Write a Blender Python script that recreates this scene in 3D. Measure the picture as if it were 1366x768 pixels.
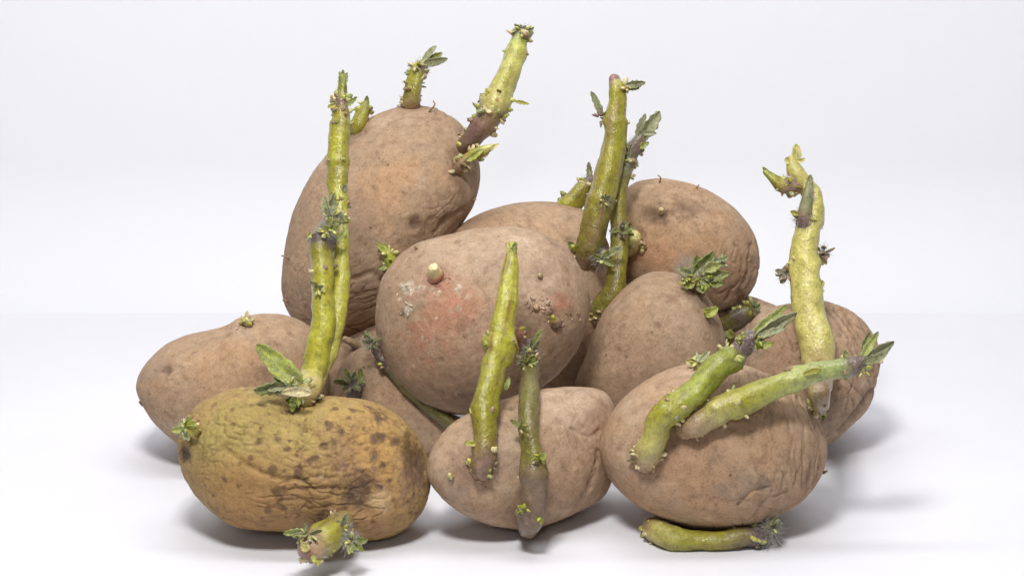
import bpy, math, random
import numpy as np
from mathutils import Vector

for o in list(bpy.data.objects):
    bpy.data.objects.remove(o, do_unlink=True)
scene = bpy.context.scene
col = scene.collection

# ------------------------------------------------------------------ camera
PW, PH = 1366.0, 768.0                       # photograph size, pixels
PITCH = math.radians(17.0)
HF = math.radians(24.0)
FPX = PW / 2 / math.tan(HF / 2)
SP, CP = math.sin(PITCH), math.cos(PITCH)
FWD = np.array([0, CP, -SP]); UP = np.array([0, SP, CP]); RT = np.array([1.0, 0, 0])
CAM = np.array([0, 0, 0.07]) - 0.90 * FWD
cam_d = bpy.data.cameras.new('camera'); cam = bpy.data.objects.new('camera', cam_d)
col.objects.link(cam)
cam_d.sensor_width = 36; cam_d.angle = HF; cam_d.clip_start = 0.01; cam_d.clip_end = 50
cam.location = CAM; cam.rotation_euler = (math.pi / 2 - PITCH, 0, 0)
scene.camera = cam
scene.render.filter_size = 1.1
scene.render.resolution_x, scene.render.resolution_y = 1024, 575

# ------------------------------------------------------------------ light
w = bpy.data.worlds.new('World'); scene.world = w; w.use_nodes = True
bg = w.node_tree.nodes['Background']
bg.inputs['Color'].default_value = (0.96, 0.98, 1.0, 1); bg.inputs['Strength'].default_value = 0.05

def area(name, loc, target, size, energy, color=(1, 1, 1)):
    d = bpy.data.lights.new(name, 'AREA'); d.shape = 'RECTANGLE'
    d.size, d.size_y = size; d.energy = energy; d.color = color
    o = bpy.data.objects.new(name, d); col.objects.link(o); o.location = loc
    o.rotation_euler = (Vector(target) - Vector(loc)).to_track_quat('-Z', 'Y').to_euler()
    return o
area('key_softbox', (-0.07, -0.44, 0.65), (0, 0.0, 0.05), (0.14, 0.11), 4.3, (1, 0.985, 0.96))
area('front_flash', (-0.05, -1.05, 0.55), (0, 0, 0.06), (0.14, 0.10), 0.9, (1, 0.985, 0.96))
area('softbox_top', (0.02, 0.05, 1.0), (0, 0.04, 0), (0.7, 0.5), 2.2)
area('softbox_left', (-0.95, -0.6, 0.55), (0, 0, 0.05), (0.8, 0.8), 0.25)
area('softbox_right', (0.95, -0.6, 0.55), (0, 0, 0.05), (0.8, 0.8), 0.35)
area('backdrop_lamp', (0, -0.10, 1.05), (0, 0.33, 0.58), (1.4, 0.15), 6.4, (0.97, 0.985, 1.0))
scene.view_settings.view_transform = 'Standard'
scene.view_settings.look = 'None'
scene.view_settings.exposure = 0.18
scene.view_settings.gamma = 1.0

# ------------------------------------------------------------------ noise
def _grad(ix, iy, iz, fx, fy, fz, seed):
    M = np.uint64(0xFFFFFFFF)
    h = (ix.astype(np.uint64) * np.uint64(73856093)) ^ (iy.astype(np.uint64) * np.uint64(19349663)) \
        ^ (iz.astype(np.uint64) * np.uint64(83492791)) ^ np.uint64(seed * 2654435 + 1013)
    h &= M; h ^= h >> np.uint64(15); h = (h * np.uint64(2246822519)) & M
    h ^= h >> np.uint64(13); h = (h * np.uint64(3266489917)) & M; h ^= h >> np.uint64(16)
    a = (h & np.uint64(1023)).astype(float) / 1023 * 2 - 1
    b = ((h >> np.uint64(10)) & np.uint64(1023)).astype(float) / 1023 * 2 - 1
    c = ((h >> np.uint64(20)) & np.uint64(1023)).astype(float) / 1023 * 2 - 1
    return a * fx + b * fy + c * fz

def noise(P, seed=0):
    P = P + 1000.37
    i = np.floor(P).astype(np.int64); f = P - i
    s = f * f * f * (f * (f * 6 - 15) + 10)
    def g(dx, dy, dz):
        return _grad(i[:, 0] + dx, i[:, 1] + dy, i[:, 2] + dz, f[:, 0] - dx, f[:, 1] - dy, f[:, 2] - dz, seed)
    def L(a, b, t): return a + (b - a) * t
    x0 = L(L(g(0, 0, 0), g(1, 0, 0), s[:, 0]), L(g(0, 1, 0), g(1, 1, 0), s[:, 0]), s[:, 1])
    x1 = L(L(g(0, 0, 1), g(1, 0, 1), s[:, 0]), L(g(0, 1, 1), g(1, 1, 1), s[:, 0]), s[:, 1])
    return L(x0, x1, s[:, 2]) * 1.3

def fbm(P, seed=0, octs=4, gain=0.5):
    a, t, out = 1.0, 0.0, 0
    for k in range(octs):
        out = out + a * noise(P * 2.03 ** k, seed + 17 * k); t += a; a *= gain
    return out / t * 1.4

def sstep(a, b, x):
    t = np.clip((x - a) / (b - a), 0, 1); return t * t * (3 - 2 * t)

# ------------------------------------------------------------------ materials
def new_mat(name):
    m = bpy.data.materials.new(name); m.use_nodes = True
    nt = m.node_tree; b = nt.nodes['Principled BSDF']
    return m, nt, b
def node(nt, t, **kw):
    n = nt.nodes.new(t)
    for k, v in kw.items(): setattr(n, k, v)
    return n
def noise_node(nt, vec, scale, detail=4, rough=0.6):
    n = node(nt, 'ShaderNodeTexNoise'); n.inputs['Scale'].default_value = scale
    n.inputs['Detail'].default_value = detail; n.inputs['Roughness'].default_value = rough
    nt.links.new(vec, n.inputs['Vector']); return n
def ramp(nt, fac, stops):
    r = node(nt, 'ShaderNodeValToRGB'); e = r.color_ramp.elements
    while len(e) < len(stops): e.new(0.5)
    for q, (p, c) in zip(e, stops): q.position = p; q.color = c if len(c) == 4 else (*c, 1)
    nt.links.new(fac, r.inputs['Fac']); return r
def mix(nt, mode, fac, a, b):
    n = node(nt, 'ShaderNodeMix', data_type='RGBA', blend_type=mode)
    if isinstance(fac, (int, float)): n.inputs[0].default_value = fac
    else: nt.links.new(fac, n.inputs[0])
    for s, v in ((n.inputs[6], a), (n.inputs[7], b)):
        if isinstance(v, tuple): s.default_value = (*v, 1)
        else: nt.links.new(v, s)
    return n.outputs[2]

def skin_material(name, rough, bump):
    m, nt, b = new_mat(name)
    at = node(nt, 'ShaderNodeVertexColor', layer_name='tint')
    tc = node(nt, 'ShaderNodeTexCoord').outputs['Object']
    n1 = noise_node(nt, tc, 260, 6, 0.7)
    r1 = ramp(nt, n1.outputs['Fac'], [(0.30, (0.66, 0.62, 0.60)), (0.5, (1, 1, 1)), (0.72, (1.24, 1.24, 1.26))])
    c = mix(nt, 'MULTIPLY', 0.65, at.outputs['Color'], r1.outputs['Color'])
    n2 = noise_node(nt, tc, 1500, 3, 0.6)          # dust grain
    r2 = ramp(nt, n2.outputs['Fac'], [(0.33, (0.62, 0.58, 0.55)), (0.48, (1, 1, 1)), (0.62, (1.08, 1.08, 1.08)), (0.75, (1.35, 1.36, 1.38))])
    c = mix(nt, 'MULTIPLY', 0.5, c, r2.outputs['Color'])
    v = node(nt, 'ShaderNodeTexVoronoi'); v.inputs['Scale'].default_value = 210
    nt.links.new(tc, v.inputs['Vector'])
    r3 = ramp(nt, v.outputs['Distance'], [(0.05, (0.45, 0.40, 0.36)), (0.17, (1, 1, 1))])
    n4 = noise_node(nt, tc, 90, 3)
    r4 = ramp(nt, n4.outputs['Fac'], [(0.52, (0, 0, 0)), (0.62, (1, 1, 1))])
    c = mix(nt, 'MULTIPLY', r4.outputs['Color'], c, r3.outputs['Color'])
    n6 = noise_node(nt, tc, 520, 8, 0.78); n6.inputs['Distortion'].default_value = 1.2
    r6 = ramp(nt, n6.outputs['Fac'], [(0.34, (0.52, 0.47, 0.44)), (0.44, (0.95, 0.94, 0.93)), (0.60, (1, 1, 1)), (0.70, (1.28, 1.29, 1.3))])
    c = mix(nt, 'MULTIPLY', 0.75, c, r6.outputs['Color'])
    nt.links.new(c, b.inputs['Base Color'])
    b.inputs['Roughness'].default_value = rough
    b.inputs['Specular IOR Level'].default_value = 0.28
    n3 = noise_node(nt, tc, 480, 9, 0.75)
    bp = node(nt, 'ShaderNodeBump'); bp.inputs['Strength'].default_value = bump
    bp.inputs['Distance'].default_value = 0.0011
    nt.links.new(n3.outputs['Fac'], bp.inputs['Height']); nt.links.new(bp.outputs['Normal'], b.inputs['Normal'])
    return m
SKIN = skin_material('earthy_potato_skin', 0.80, 0.55)
SKIN_Y = skin_material('yellow_potato_skin', 0.58, 0.65)

def shoot_material():
    m, nt, b = new_mat('sprout_flesh')
    at = node(nt, 'ShaderNodeVertexColor', layer_name='tint')
    tc = node(nt, 'ShaderNodeTexCoord').outputs['Object']
    n1 = noise_node(nt, tc, 420, 5, 0.65)
    r1 = ramp(nt, n1.outputs['Fac'], [(0.3, (0.66, 0.62, 0.55)), (0.5, (1, 1, 1)), (0.72, (1.25, 1.24, 1.3))])
    c = mix(nt, 'MULTIPLY', 0.9, at.outputs['Color'], r1.outputs['Color'])
    nt.links.new(c, b.inputs['Base Color'])
    n5 = noise_node(nt, tc, 1500, 3, 0.6)
    r5 = ramp(nt, n5.outputs['Fac'], [(0.30, (0.50, 0.42, 0.32)), (0.44, (1, 1, 1)), (0.62, (1, 1, 1)), (0.72, (1.35, 1.3, 1.4))])
    nt.links.new(mix(nt, 'MULTIPLY', 0.75, c, r5.outputs['Color']), b.inputs['Base Color'])
    n2 = noise_node(nt, tc, 170, 3)
    r2 = ramp(nt, n2.outputs['Fac'], [(0.42, (0.45,) * 3), (0.6, (0.2,) * 3)])
    nt.links.new(r2.outputs['Color'], b.inputs['Roughness'])
    b.inputs['Subsurface Weight'].default_value = 0.05
    b.inputs['Subsurface Radius'].default_value = (0.0010, 0.0010, 0.0003)
    b.inputs['Specular IOR Level'].default_value = 0.45
    b.inputs['Coat Weight'].default_value = 0.35; b.inputs['Coat Roughness'].default_value = 0.14
    n3 = noise_node(nt, tc, 900, 4, 0.6)
    bp = node(nt, 'ShaderNodeBump'); bp.inputs['Strength'].default_value = 0.7
    bp.inputs['Distance'].default_value = 0.0006
    nt.links.new(n3.outputs['Fac'], bp.inputs['Height']); nt.links.new(bp.outputs['Normal'], b.inputs['Normal']); nt.links.new(bp.outputs['Normal'], b.inputs['Coat Normal'])
    return m
SHOOT = shoot_material()

def leaf_material():
    m, nt, b = new_mat('young_leaf')
    at = node(nt, 'ShaderNodeVertexColor', layer_name='tint')
    tc = node(nt, 'ShaderNodeTexCoord').outputs['Object']
    n1 = noise_node(nt, tc, 700, 4, 0.6)
    r1 = ramp(nt, n1.outputs['Fac'], [(0.3, (0.55, 0.58, 0.5)), (0.52, (1, 1, 1)), (0.72, (1.45, 1.4, 1.5))])
    n7 = noise_node(nt, tc, 2600, 3, 0.7); r7 = ramp(nt, n7.outputs['Fac'], [(0.52, (0, 0, 0)), (0.66, (0.75,) * 3)])
    nt.links.new(mix(nt, 'MIX', r7.outputs['Color'], mix(nt, 'MULTIPLY', 1.0, at.outputs['Color'], r1.outputs['Color']), (0.50, 0.50, 0.40)), b.inputs['Base Color'])
    b.inputs['Roughness'].default_value = 0.6
    b.inputs['Subsurface Weight'].default_value = 0.15
    b.inputs['Subsurface Radius'].default_value = (0.0008, 0.001, 0.0003)
    bp = node(nt, 'ShaderNodeBump'); bp.inputs['Strength'].default_value = 0.6
    bp.inputs['Distance'].default_value = 0.0005
    nt.links.new(n1.outputs['Fac'], bp.inputs['Height']); nt.links.new(bp.outputs['Normal'], b.inputs['Normal'])
    return m
LEAF = leaf_material()
HAIR, _nt, _b = new_mat('pale_down')
_b.inputs['Base Color'].default_value = (0.50, 0.49, 0.44, 1); _b.inputs['Roughness'].default_value = 0.7
_b.inputs['Alpha'].default_value = 0.55

def paper(name, c, scale, amt):
    m, nt, b = new_mat(name)
    tc = node(nt, 'ShaderNodeTexCoord').outputs['Object']
    n = noise_node(nt, tc, scale, 4)
    r = ramp(nt, n.outputs['Fac'], [(0.3, tuple(x * (1 - amt) for x in c)), (0.7, c)])
    nt.links.new(r.outputs['Color'], b.inputs['Base Color'])
    b.inputs['Roughness'].default_value = 0.85; b.inputs['Specular IOR Level'].default_value = 0.2
    n2 = noise_node(nt, tc, 900, 3)
    bp = node(nt, 'ShaderNodeBump'); bp.inputs['Strength'].default_value = 0.12
    bp.inputs['Distance'].default_value = 0.0003
    nt.links.new(n2.outputs['Fac'], bp.inputs['Height']); nt.links.new(bp.outputs['Normal'], b.inputs['Normal'])
    return m
PAPER = paper('white_table_paper', (0.68, 0.675, 0.715), 9, 0.05)
BACK = paper('white_backdrop_card', (0.695, 0.697, 0.732), 5, 0.02)

# ------------------------------------------------------------------ mesh helpers
def make_obj(name, V, F, mat, parent, tint=None, smooth=True):
    me = bpy.data.meshes.new(name)
    V = np.asarray(V, float)
    if isinstance(F, np.ndarray) and F.shape[1] == 4:
        n = len(F); me.vertices.add(len(V)); me.vertices.foreach_set('co', V.ravel())
        me.loops.add(4 * n); me.loops.foreach_set('vertex_index', F.ravel().astype(np.int32))
        me.polygons.add(n); me.polygons.foreach_set('loop_start', np.arange(0, 4 * n, 4, dtype=np.int32))
        me.update(calc_edges=True); me.validate()
    else:
        me.from_pydata(V.tolist(), [], [list(map(int, f)) for f in F]); me.update()
    if tint is not None:
        a = me.color_attributes.new('tint', 'FLOAT_COLOR', 'POINT')
        T = np.ones((len(V), 4)); T[:, :3] = np.clip(tint, 0, 1); a.data.foreach_set('color', T.ravel())
    if smooth: me.polygons.foreach_set('use_smooth', np.ones(len(me.polygons), dtype=bool))
    me.materials.append(mat)
    o = bpy.data.objects.new(name, me); col.objects.link(o)
    if parent is not None: o.parent = parent
    return o

def to_world(px, py, depth):
    """pixel + distance along the view axis -> world point"""
    return CAM + depth * (FWD + (px - PW / 2) / FPX * RT + (PH / 2 - py) / FPX * UP)
def to_pix(P):
    q = P - CAM; d = q @ FWD
    return PW / 2 + FPX * (q @ RT) / d, PH / 2 - FPX * (q @ UP) / d, d

# ------------------------------------------------------------------ setting
def sheet(name, prof, mat):
    V, F = [], []
    for y, z in prof: V += [(-2, y, z), (2, y, z)]
    for k in range(len(prof) - 1): F.append((2 * k, 2 * k + 1, 2 * k + 3, 2 * k + 2))
    o = make_obj(name, V, F, mat, None); o['kind'] = 'structure'; return o
YB, RB = 0.27, 0.08                                        # where the table paper turns up into the backdrop
sheet('table_surface', [(-1.6, 0), (-0.5, 0), (0, 0), (YB - RB, 0)], PAPER)
sheet('backdrop', [(YB - RB + RB * math.sin(a), RB - RB * math.cos(a)) for a in np.linspace(0, math.radians(70), 22)]
      + [(YB - RB + RB * math.sin(math.radians(70)) + t * math.cos(math.radians(70)), RB - RB * math.cos(math.radians(70)) + t * math.sin(math.radians(70))) for t in (0.2, 0.6, 1.6)], BACK)

# ------------------------------------------------------------------ potatoes
def cube_sphere(n):
    t = np.tan(np.linspace(-1, 1, n + 1) * math.pi / 4)
    A, B = np.meshgrid(t, t, indexing='ij'); one = np.ones_like(A)
    faces = [(one, A, B), (-one, B, A), (B, one, A), (A, -one, B), (A, B, one), (B, A, -one)]
    V, F = [], []
    idx = np.arange((n + 1) ** 2).reshape(n + 1, n + 1)
    q = np.stack([idx[:-1, :-1], idx[1:, :-1], idx[1:, 1:], idx[:-1, 1:]], -1).reshape(-1, 4)
    for k, f in enumerate(faces):
        V.append(np.stack([x.ravel() for x in f], 1)); F.append(q + k * (n + 1) ** 2)
    V = np.concatenate(V); F = np.concatenate(F)
    V /= np.linalg.norm(V, axis=1, keepdims=True)
    _, first, inv = np.unique(np.round(V, 6), axis=0, return_index=True, return_inverse=True)
    return V[first], inv.ravel()[F]
def vnormals(V, F):
    fn = np.cross(V[F[:, 2]] - V[F[:, 0]], V[F[:, 3]] - V[F[:, 1]])
    N = np.zeros_like(V)
    for k in range(4): np.add.at(N, F[:, k], fn)
    return N / (np.linalg.norm(N, axis=1, keepdims=True) + 1e-20)

def spline(pts, n, closed=False):
    P = np.asarray(pts, float); m = len(P)
    if closed: Q = np.concatenate([P[-1:], P, P[:2]]); segs = m
    else: Q = np.concatenate([2 * P[:1] - P[1:2], P, 2 * P[-1:] - P[-2:-1]]); segs = m - 1
    t = np.linspace(0, segs, n, endpoint=not closed); i = np.minimum(t.astype(int), segs - 1); f = (t - i)[:, None]
    a, b, c, d = Q[i], Q[i + 1], Q[i + 2], Q[i + 3]
    return 0.5 * (2 * b + (c - a) * f + (2 * a - 5 * b + 4 * c - d) * f ** 2 + (3 * b - a - 3 * c + d) * f ** 3)

TAN = np.array([0.400, 0.272, 0.173]); DUST = np.array([0.47, 0.345, 0.242]); ORANGE = np.array([0.42, 0.252, 0.136])
BROWN = np.array([0.235, 0.14, 0.088]); DARK = np.array([0.075, 0.045, 0.032]); RED = np.array([0.42, 0.155, 0.095])
GREY = np.array([0.33, 0.25, 0.185]); GREEN = np.array([0.31, 0.26, 0.075]); YEL = np.array([0.38, 0.25, 0.09]); WHITE = np.array([0.62, 0.55, 0.43])

POT = {}
class Potato: pass
SPHERES = {}
def potato(key, label, outline, T, depth=None, tilt=(0, 0), n=96, seed=1, feats=(), wr=None, base=TAN, mat=SKIN, blunt=0.9, lump=1.0, orange=0.5, creases=()):
    """outline: silhouette in photo pixels; T: half thickness (px at its distance); depth None = rests on the table"""
    p = Potato(); p.key = key; p.seed = seed
    if n not in SPHERES: SPHERES[n] = cube_sphere(n)
    U, F = SPHERES[n]
    S = spline(outline, 720, True)
    cx, cy = (S.min(0) + S.max(0)) / 2
    ang = np.arctan2(-(S[:, 1] - cy), S[:, 0] - cx); rad = np.hypot(S[:, 0] - cx, S[:, 1] - cy)
    o = np.argsort(ang); grid = np.linspace(-math.pi, math.pi, 721)[:-1]
    R = np.interp(grid, ang[o], rad[o], period=2 * math.pi)
    kern = np.exp(-np.linspace(-2, 2, 13) ** 2); kern /= kern.sum()
    R = np.convolve(np.concatenate([R[-6:], R, R[:6]]), kern, 'valid')
    th = np.arctan2(U[:, 1], U[:, 0]); rho = np.hypot(U[:, 0], U[:, 1])
    r = np.interp(th, grid, R, period=2 * math.pi)
    u, v = rho * r * np.cos(th), rho * r * np.sin(th)
    c = np.sign(U[:, 2]) * np.abs(U[:, 2]) ** blunt
    dpx = -c * T + tilt[0] * u + tilt[1] * v                 # + is away from the camera
    def build(d0):
        s = d0 / FPX
        return CAM + d0 * (FWD + (cx - PW / 2) / FPX * RT + (PH / 2 - cy) / FPX * UP) \
            + (u * s)[:, None] * RT + (v * s)[:, None] * UP + (dpx * s)[:, None] * FWD
    if depth is None:
        lo, hi = 0.6, 1.4                                    # farther along the ray = lower
        for _ in range(40):
            m = (lo + hi) / 2
            if build(m)[:, 2].min() > 0: lo = m
            else: hi = m
        depth = lo
    p.d0 = depth; V = build(depth); N = vnormals(V, F)
    if np.mean(np.sum((V - V.mean(0)) * N, 1)) < 0: N = -N; F = F[:, ::-1]
    X = V + seed * 3.1
    # relief
    D = lump * (0.0009 * fbm(X * 30, seed, 2) + 0.00030 * fbm(X * 95, seed + 3, 3)) + 0.00010 * fbm(X * 330, seed + 5, 3)
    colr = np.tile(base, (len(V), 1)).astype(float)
    def blend(w, cc):
        nonlocal colr
        w = np.clip(w, 0, 1)[:, None]; colr = colr * (1 - w) + np.asarray(cc) * w
    f1 = fbm(X * 42, seed + 11, 4); f2 = fbm(X * 75, seed + 23, 4); f3 = fbm(X * 150, seed + 31, 4)
    blend(sstep(0.15, 0.55, fbm(X * 210, seed + 71, 4)) * 0.5, base * 1.3)
    blend(sstep(0.2, 0.6, fbm(X * 260, seed + 77, 4)) * 0.5, base * 0.62)
    f4 = fbm(X * 380, seed + 83, 3)
    if mat is SKIN_Y:
        blend(sstep(0.0, 0.5, fbm(X * 60, seed + 91, 5)) * 0.55, np.array([.30, .17, .07]))
        blend(sstep(0.1, 0.5, fbm(X * 85, seed + 95, 5)) * 0.5, np.array([.47, .32, .15]))
        blend(sstep(0.22, 0.5, fbm(X * 190, seed + 97, 5)) * 0.7, BROWN * 0.8)
    if mat is SKIN:
        blend(sstep(0.05, 0.55, f1) * 0.75, DUST)
        blend(sstep(0.0, 0.6, -f2) * orange, ORANGE)
        blend(sstep(0.1, 0.6, f3) * 0.40, BROWN * 1.25)
        blend(sstep(0.25, 0.6, fbm(X * 60, seed + 57, 4)) * 0.45, GREY)
    px, py, dd = to_pix(V)
    front = U[:, 2] > -0.05
    def surf(x, y):
        q = (px - x) ** 2 + (py - y) ** 2 + np.where(front, 0, 1e9); return int(np.argmin(q))
    p.surf = surf
    if wr:                                                   # (strength mm, freq along, freq across, axis angle deg, mask centre px, mask radius px)
        for (amp, fa, fc, an, mx, my, mr, sd) in wr:
            a = math.radians(an); e1 = RT * math.cos(a) + UP * math.sin(a); e2 = -RT * math.sin(a) + UP * math.cos(a)
            warp = 0.004 * np.stack([fbm(X * 38, sd + k, 2) for k in range(3)], 1)
            Q = V + warp
            W = np.stack([(Q @ e1) * fa, (Q @ e2) * fc, (Q @ FWD) * fc], 1)
            rn = 1 - np.abs(noise(W, sd) + 0.25 * noise(W * 2.1, sd + 8)) * 2.0
            k = np.exp(-(np.hypot(px - mx, py - my) / mr) ** 4)
            k = k * (0.25 + 0.75 * sstep(-0.25, 0.35, fbm(X * 48, sd + 13, 3))); cr = sstep(0.68, 0.99, rn) * k
            D -= amp * 1.25e-3 * cr; D += amp * 0.14e-3 * noise(W * 0.6, sd + 4) * k
            blend(cr * 0.55, BROWN)
    for (pts, wpx, dep, cc, st) in creases:                  # drawn grooves
        S2 = spline(pts, 60); best = np.full(len(V), 1e9)
        jx = px + 5 * f3; jy = py + 7 * f2
        for q in S2: best = np.minimum(best, np.hypot(jx - q[0], jy - q[1]))
        k = np.exp(-(best / wpx) ** 2) * front
        k = k * (0.6 + 0.4 * sstep(-.3, .3, f1 + f4)); D -= dep * 1.5e-3 * k
        if st: blend(np.exp(-(best / (wpx * 0.7)) ** 2) * front * st * (0.6 + 0.4 * sstep(-.3, .3, f1 + f4)), cc)
    s = depth / FPX
    for ft in feats:                                         # (x, y, radius px, depth mm, colour, strength, edge noise[, aspect, angle])
        x, y, rp, dep, cc, st, en = ft[:7]
        q = V[surf(x, y)]; dv = V - q
        if len(ft) > 7:
            a = math.radians(ft[8]); e1 = RT * math.cos(a) + UP * math.sin(a); e2 = -RT * math.sin(a) + UP * math.cos(a)
            dist = np.sqrt((dv @ e1 / ft[7]) ** 2 + (dv @ e2) ** 2 + (dv @ FWD) ** 2)
        else: dist = np.linalg.norm(dv, axis=1)
        dist = dist / (rp * s)
        dn = np.maximum(dist * (1 + en * f3 * 1.2 + en * 0.8 * f4) + en * 0.5 * f2, 0)
        D -= dep * 1e-3 * np.exp(-dist ** 2)
        if dep > 0.5: D += 0.25 * dep * 1e-3 * np.exp(-((dist - 1.5) / 0.5) ** 2)
        if cc is not None: blend(np.exp(-dn ** (3 if rp > 12 else 5)) * st, cc)
    rng = np.random.default_rng(seed)                        # scattered lenticels and nicks
    for k in rng.integers(0, len(V), 60):
        dist = np.linalg.norm(V - V[k], axis=1) / (rng.uniform(1.2, 4.0) * s)
        sgn = rng.choice([1, 1, -1]); D -= sgn * 0.00018 * np.exp(-dist ** 2)
        blend(np.exp(-dist ** 2) * rng.uniform(0.2, 0.7), BROWN * 0.8 if sgn > 0 else DUST)
    V = V + N * D[:, None]
    if p.d0 and V[:, 2].min() < 0: V[:, 2] = np.where(V[:, 2] < 0, 0.0, V[:, 2])
    p.V, p.F, p.N = V, F, N; p.px, p.py, p.dd = to_pix(V); p.front = front
    p.cx, p.cy = cx, cy
    k = int(np.argmin(V[:, 2])); p.org = np.array([V[:, 0].mean(), V[:, 1].mean(), V[k, 2]])
    e = bpy.data.objects.new('potato', None); col.objects.link(e); e.location = p.org; e.empty_display_size = 0.02
    e['label'] = label; e['category'] = 'potato'; e['group'] = 'sprouting potatoes in the pile'
    p.root = e
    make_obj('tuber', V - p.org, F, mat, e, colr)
    POT[key] = p
    return p

# ---- the pile -----------------------------------------------------------
def spots(lst, cc, st, dep=0.15): return [(x, y, r, dep, cc, st, 0.8) for x, y, r in lst]

potato('A', 'wrinkled yellow-green potato with dark spots and two tall stems over a broad leaf',
    [(238,592),(243,568),(258,545),(285,527),(320,516),(352,518),(385,527),(415,530),(445,527),(480,531),(515,544),(545,567),
     (565,598),(574,632),(569,666),(551,694),(522,713),(490,718),(458,710),(420,707),(380,709),(340,707),(305,697),(275,675),(252,645),(240,618)],
    98, n=140, seed=3, base=YEL, mat=SKIN_Y, lump=1.3,
    wr=[(0.45, 85, 250, 0, 340, 610, 140, 41), (0.5, 220, 260, 30, 300, 560, 75, 43), (0.42, 120, 260, -15, 480, 650, 110, 47), (0.35, 260, 300, 40, 460, 580, 110, 49)],
    creases=[([(300,598),(330,618),(365,632),(400,640)], 4, 0.8, BROWN, 0.4), ([(385,655),(430,652),(470,655)], 3.5, 0.7, BROWN, 0.3),
             ([(250,585),(262,560),(285,538)], 3.5, 0.7, BROWN, 0.4), ([(380,545),(440,600),(445,640),(440,675)], 6, 0.7, BROWN, 0.12)],
    feats=[(310,575,55,0,GREEN*1.15,0.55,0.5),(275,590,20,0,np.array([.22,.22,.06]),0.45,0.8),(410,560,70,0,GREEN*1.35,0.35,0.6),
           (500,600,60,0,np.array([.46,.25,.075]),0.5,0.6),(330,665,60,0,np.array([.36,.19,.07]),0.6,0.6),(500,690,60,0,np.array([.36,.20,.09]),0.6,0.6),(400,700,80,0,np.array([.33,.185,.085]),0.6,0.5),
           (248,607,11,0.9,DARK,0.85,0.8),(553,618,30,0,BROWN*.7,.7,1.0),(558,615,20,1.9,DARK*1.1,0.95,0.7,1.6,80),(565,598,12,0.5,DARK*1.1,.9,0.9),(540,590,22,0,np.array([.2,.13,.04]),.6,1.0),(548,640,22,0,BROWN,0.6,0.8),(476,664,24,2.4,DARK*1.2,0.95,0.8),(488,645,14,.3,DARK*2,.7,1.0),(450,690,24,0,BROWN*.8,.6,1.0),(478,640,24,0,BROWN*0.8,0.6,0.9),
           (505,668,16,-0.2,np.array([.52,.36,.2]),0.7,0.9),(455,600,22,0,BROWN*1.1,0.5,1.0),(400,525,26,1.0,np.array([.35,.2,.07]),0.5,0.5)]
      + spots([(345,588,5.7),(371,586,4.9),(387,588,3.3),(433,594,5.7),(440,566,4.1),(363,626,7.4),(397,634,6.6),(408,640,4.1),(368,655,7.4),(317,648,4.1),(356,680,4.9),(380,678,4.1),(428,686,5.7),(470,548,4.9),(502,551,4.1),
               (508,585,4.9),(465,558,4.1),(445,590,6.6),(416,536,4.9),(310,565,4.1),(530,590,4.9),(492,655,7.4),(335,610,4.1),(420,610,4.1),(300,640,3.3),(285,660,3.3),(520,640,4.1),(455,575,4.1),(485,570,3.3),(512,620,4.9),(350,540,3.3)], np.array([.125,.07,.035]), 0.8)
      + spots([(x, y, r) for x, y, r in zip(np.random.default_rng(4).uniform(270,560,70), np.random.default_rng(5).uniform(535,700,70), np.random.default_rng(6).uniform(1.5,3.2,70))], np.array([.15,.085,.04]), 0.7, .1))

potato('B', 'smooth tan oval potato with a yellow-green shoot and a browner twin rising from its front',
    [(572,622),(580,592),(603,563),(640,543),(680,530),(720,520),(765,517),(805,522),(822,545),(829,585),(826,625),(810,662),
     (780,683),(740,698),(705,704),(660,697),(625,684),(595,662),(577,640)],
    88, tilt=(0.42, 0), n=130, seed=7, orange=0.25, wr=[(0.12, 280, 90, 20, 790, 590, 80, 51)],
    creases=[([(765,570),(785,580),(800,572)], 3, 0.5, BROWN, 0.3), ([(800,600),(785,650),(770,680)], 4, 0.6, BROWN, 0.2)],
    feats=[(655,600,50,0,GREY,0.45,0.6),(605,650,26,0,GREY,0.5,0.8),(612,632,10,0.6,BROWN,0.5,0.6),(640,628,32,1.2,BROWN*1.05,0.6,0.5),(700,685,30,0.6,BROWN*1.2,0.5,0.5),(755,660,40,0,BROWN*1.35,0.35,0.7),(770,545,40,0,DUST,0.5,0.7)])

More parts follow.
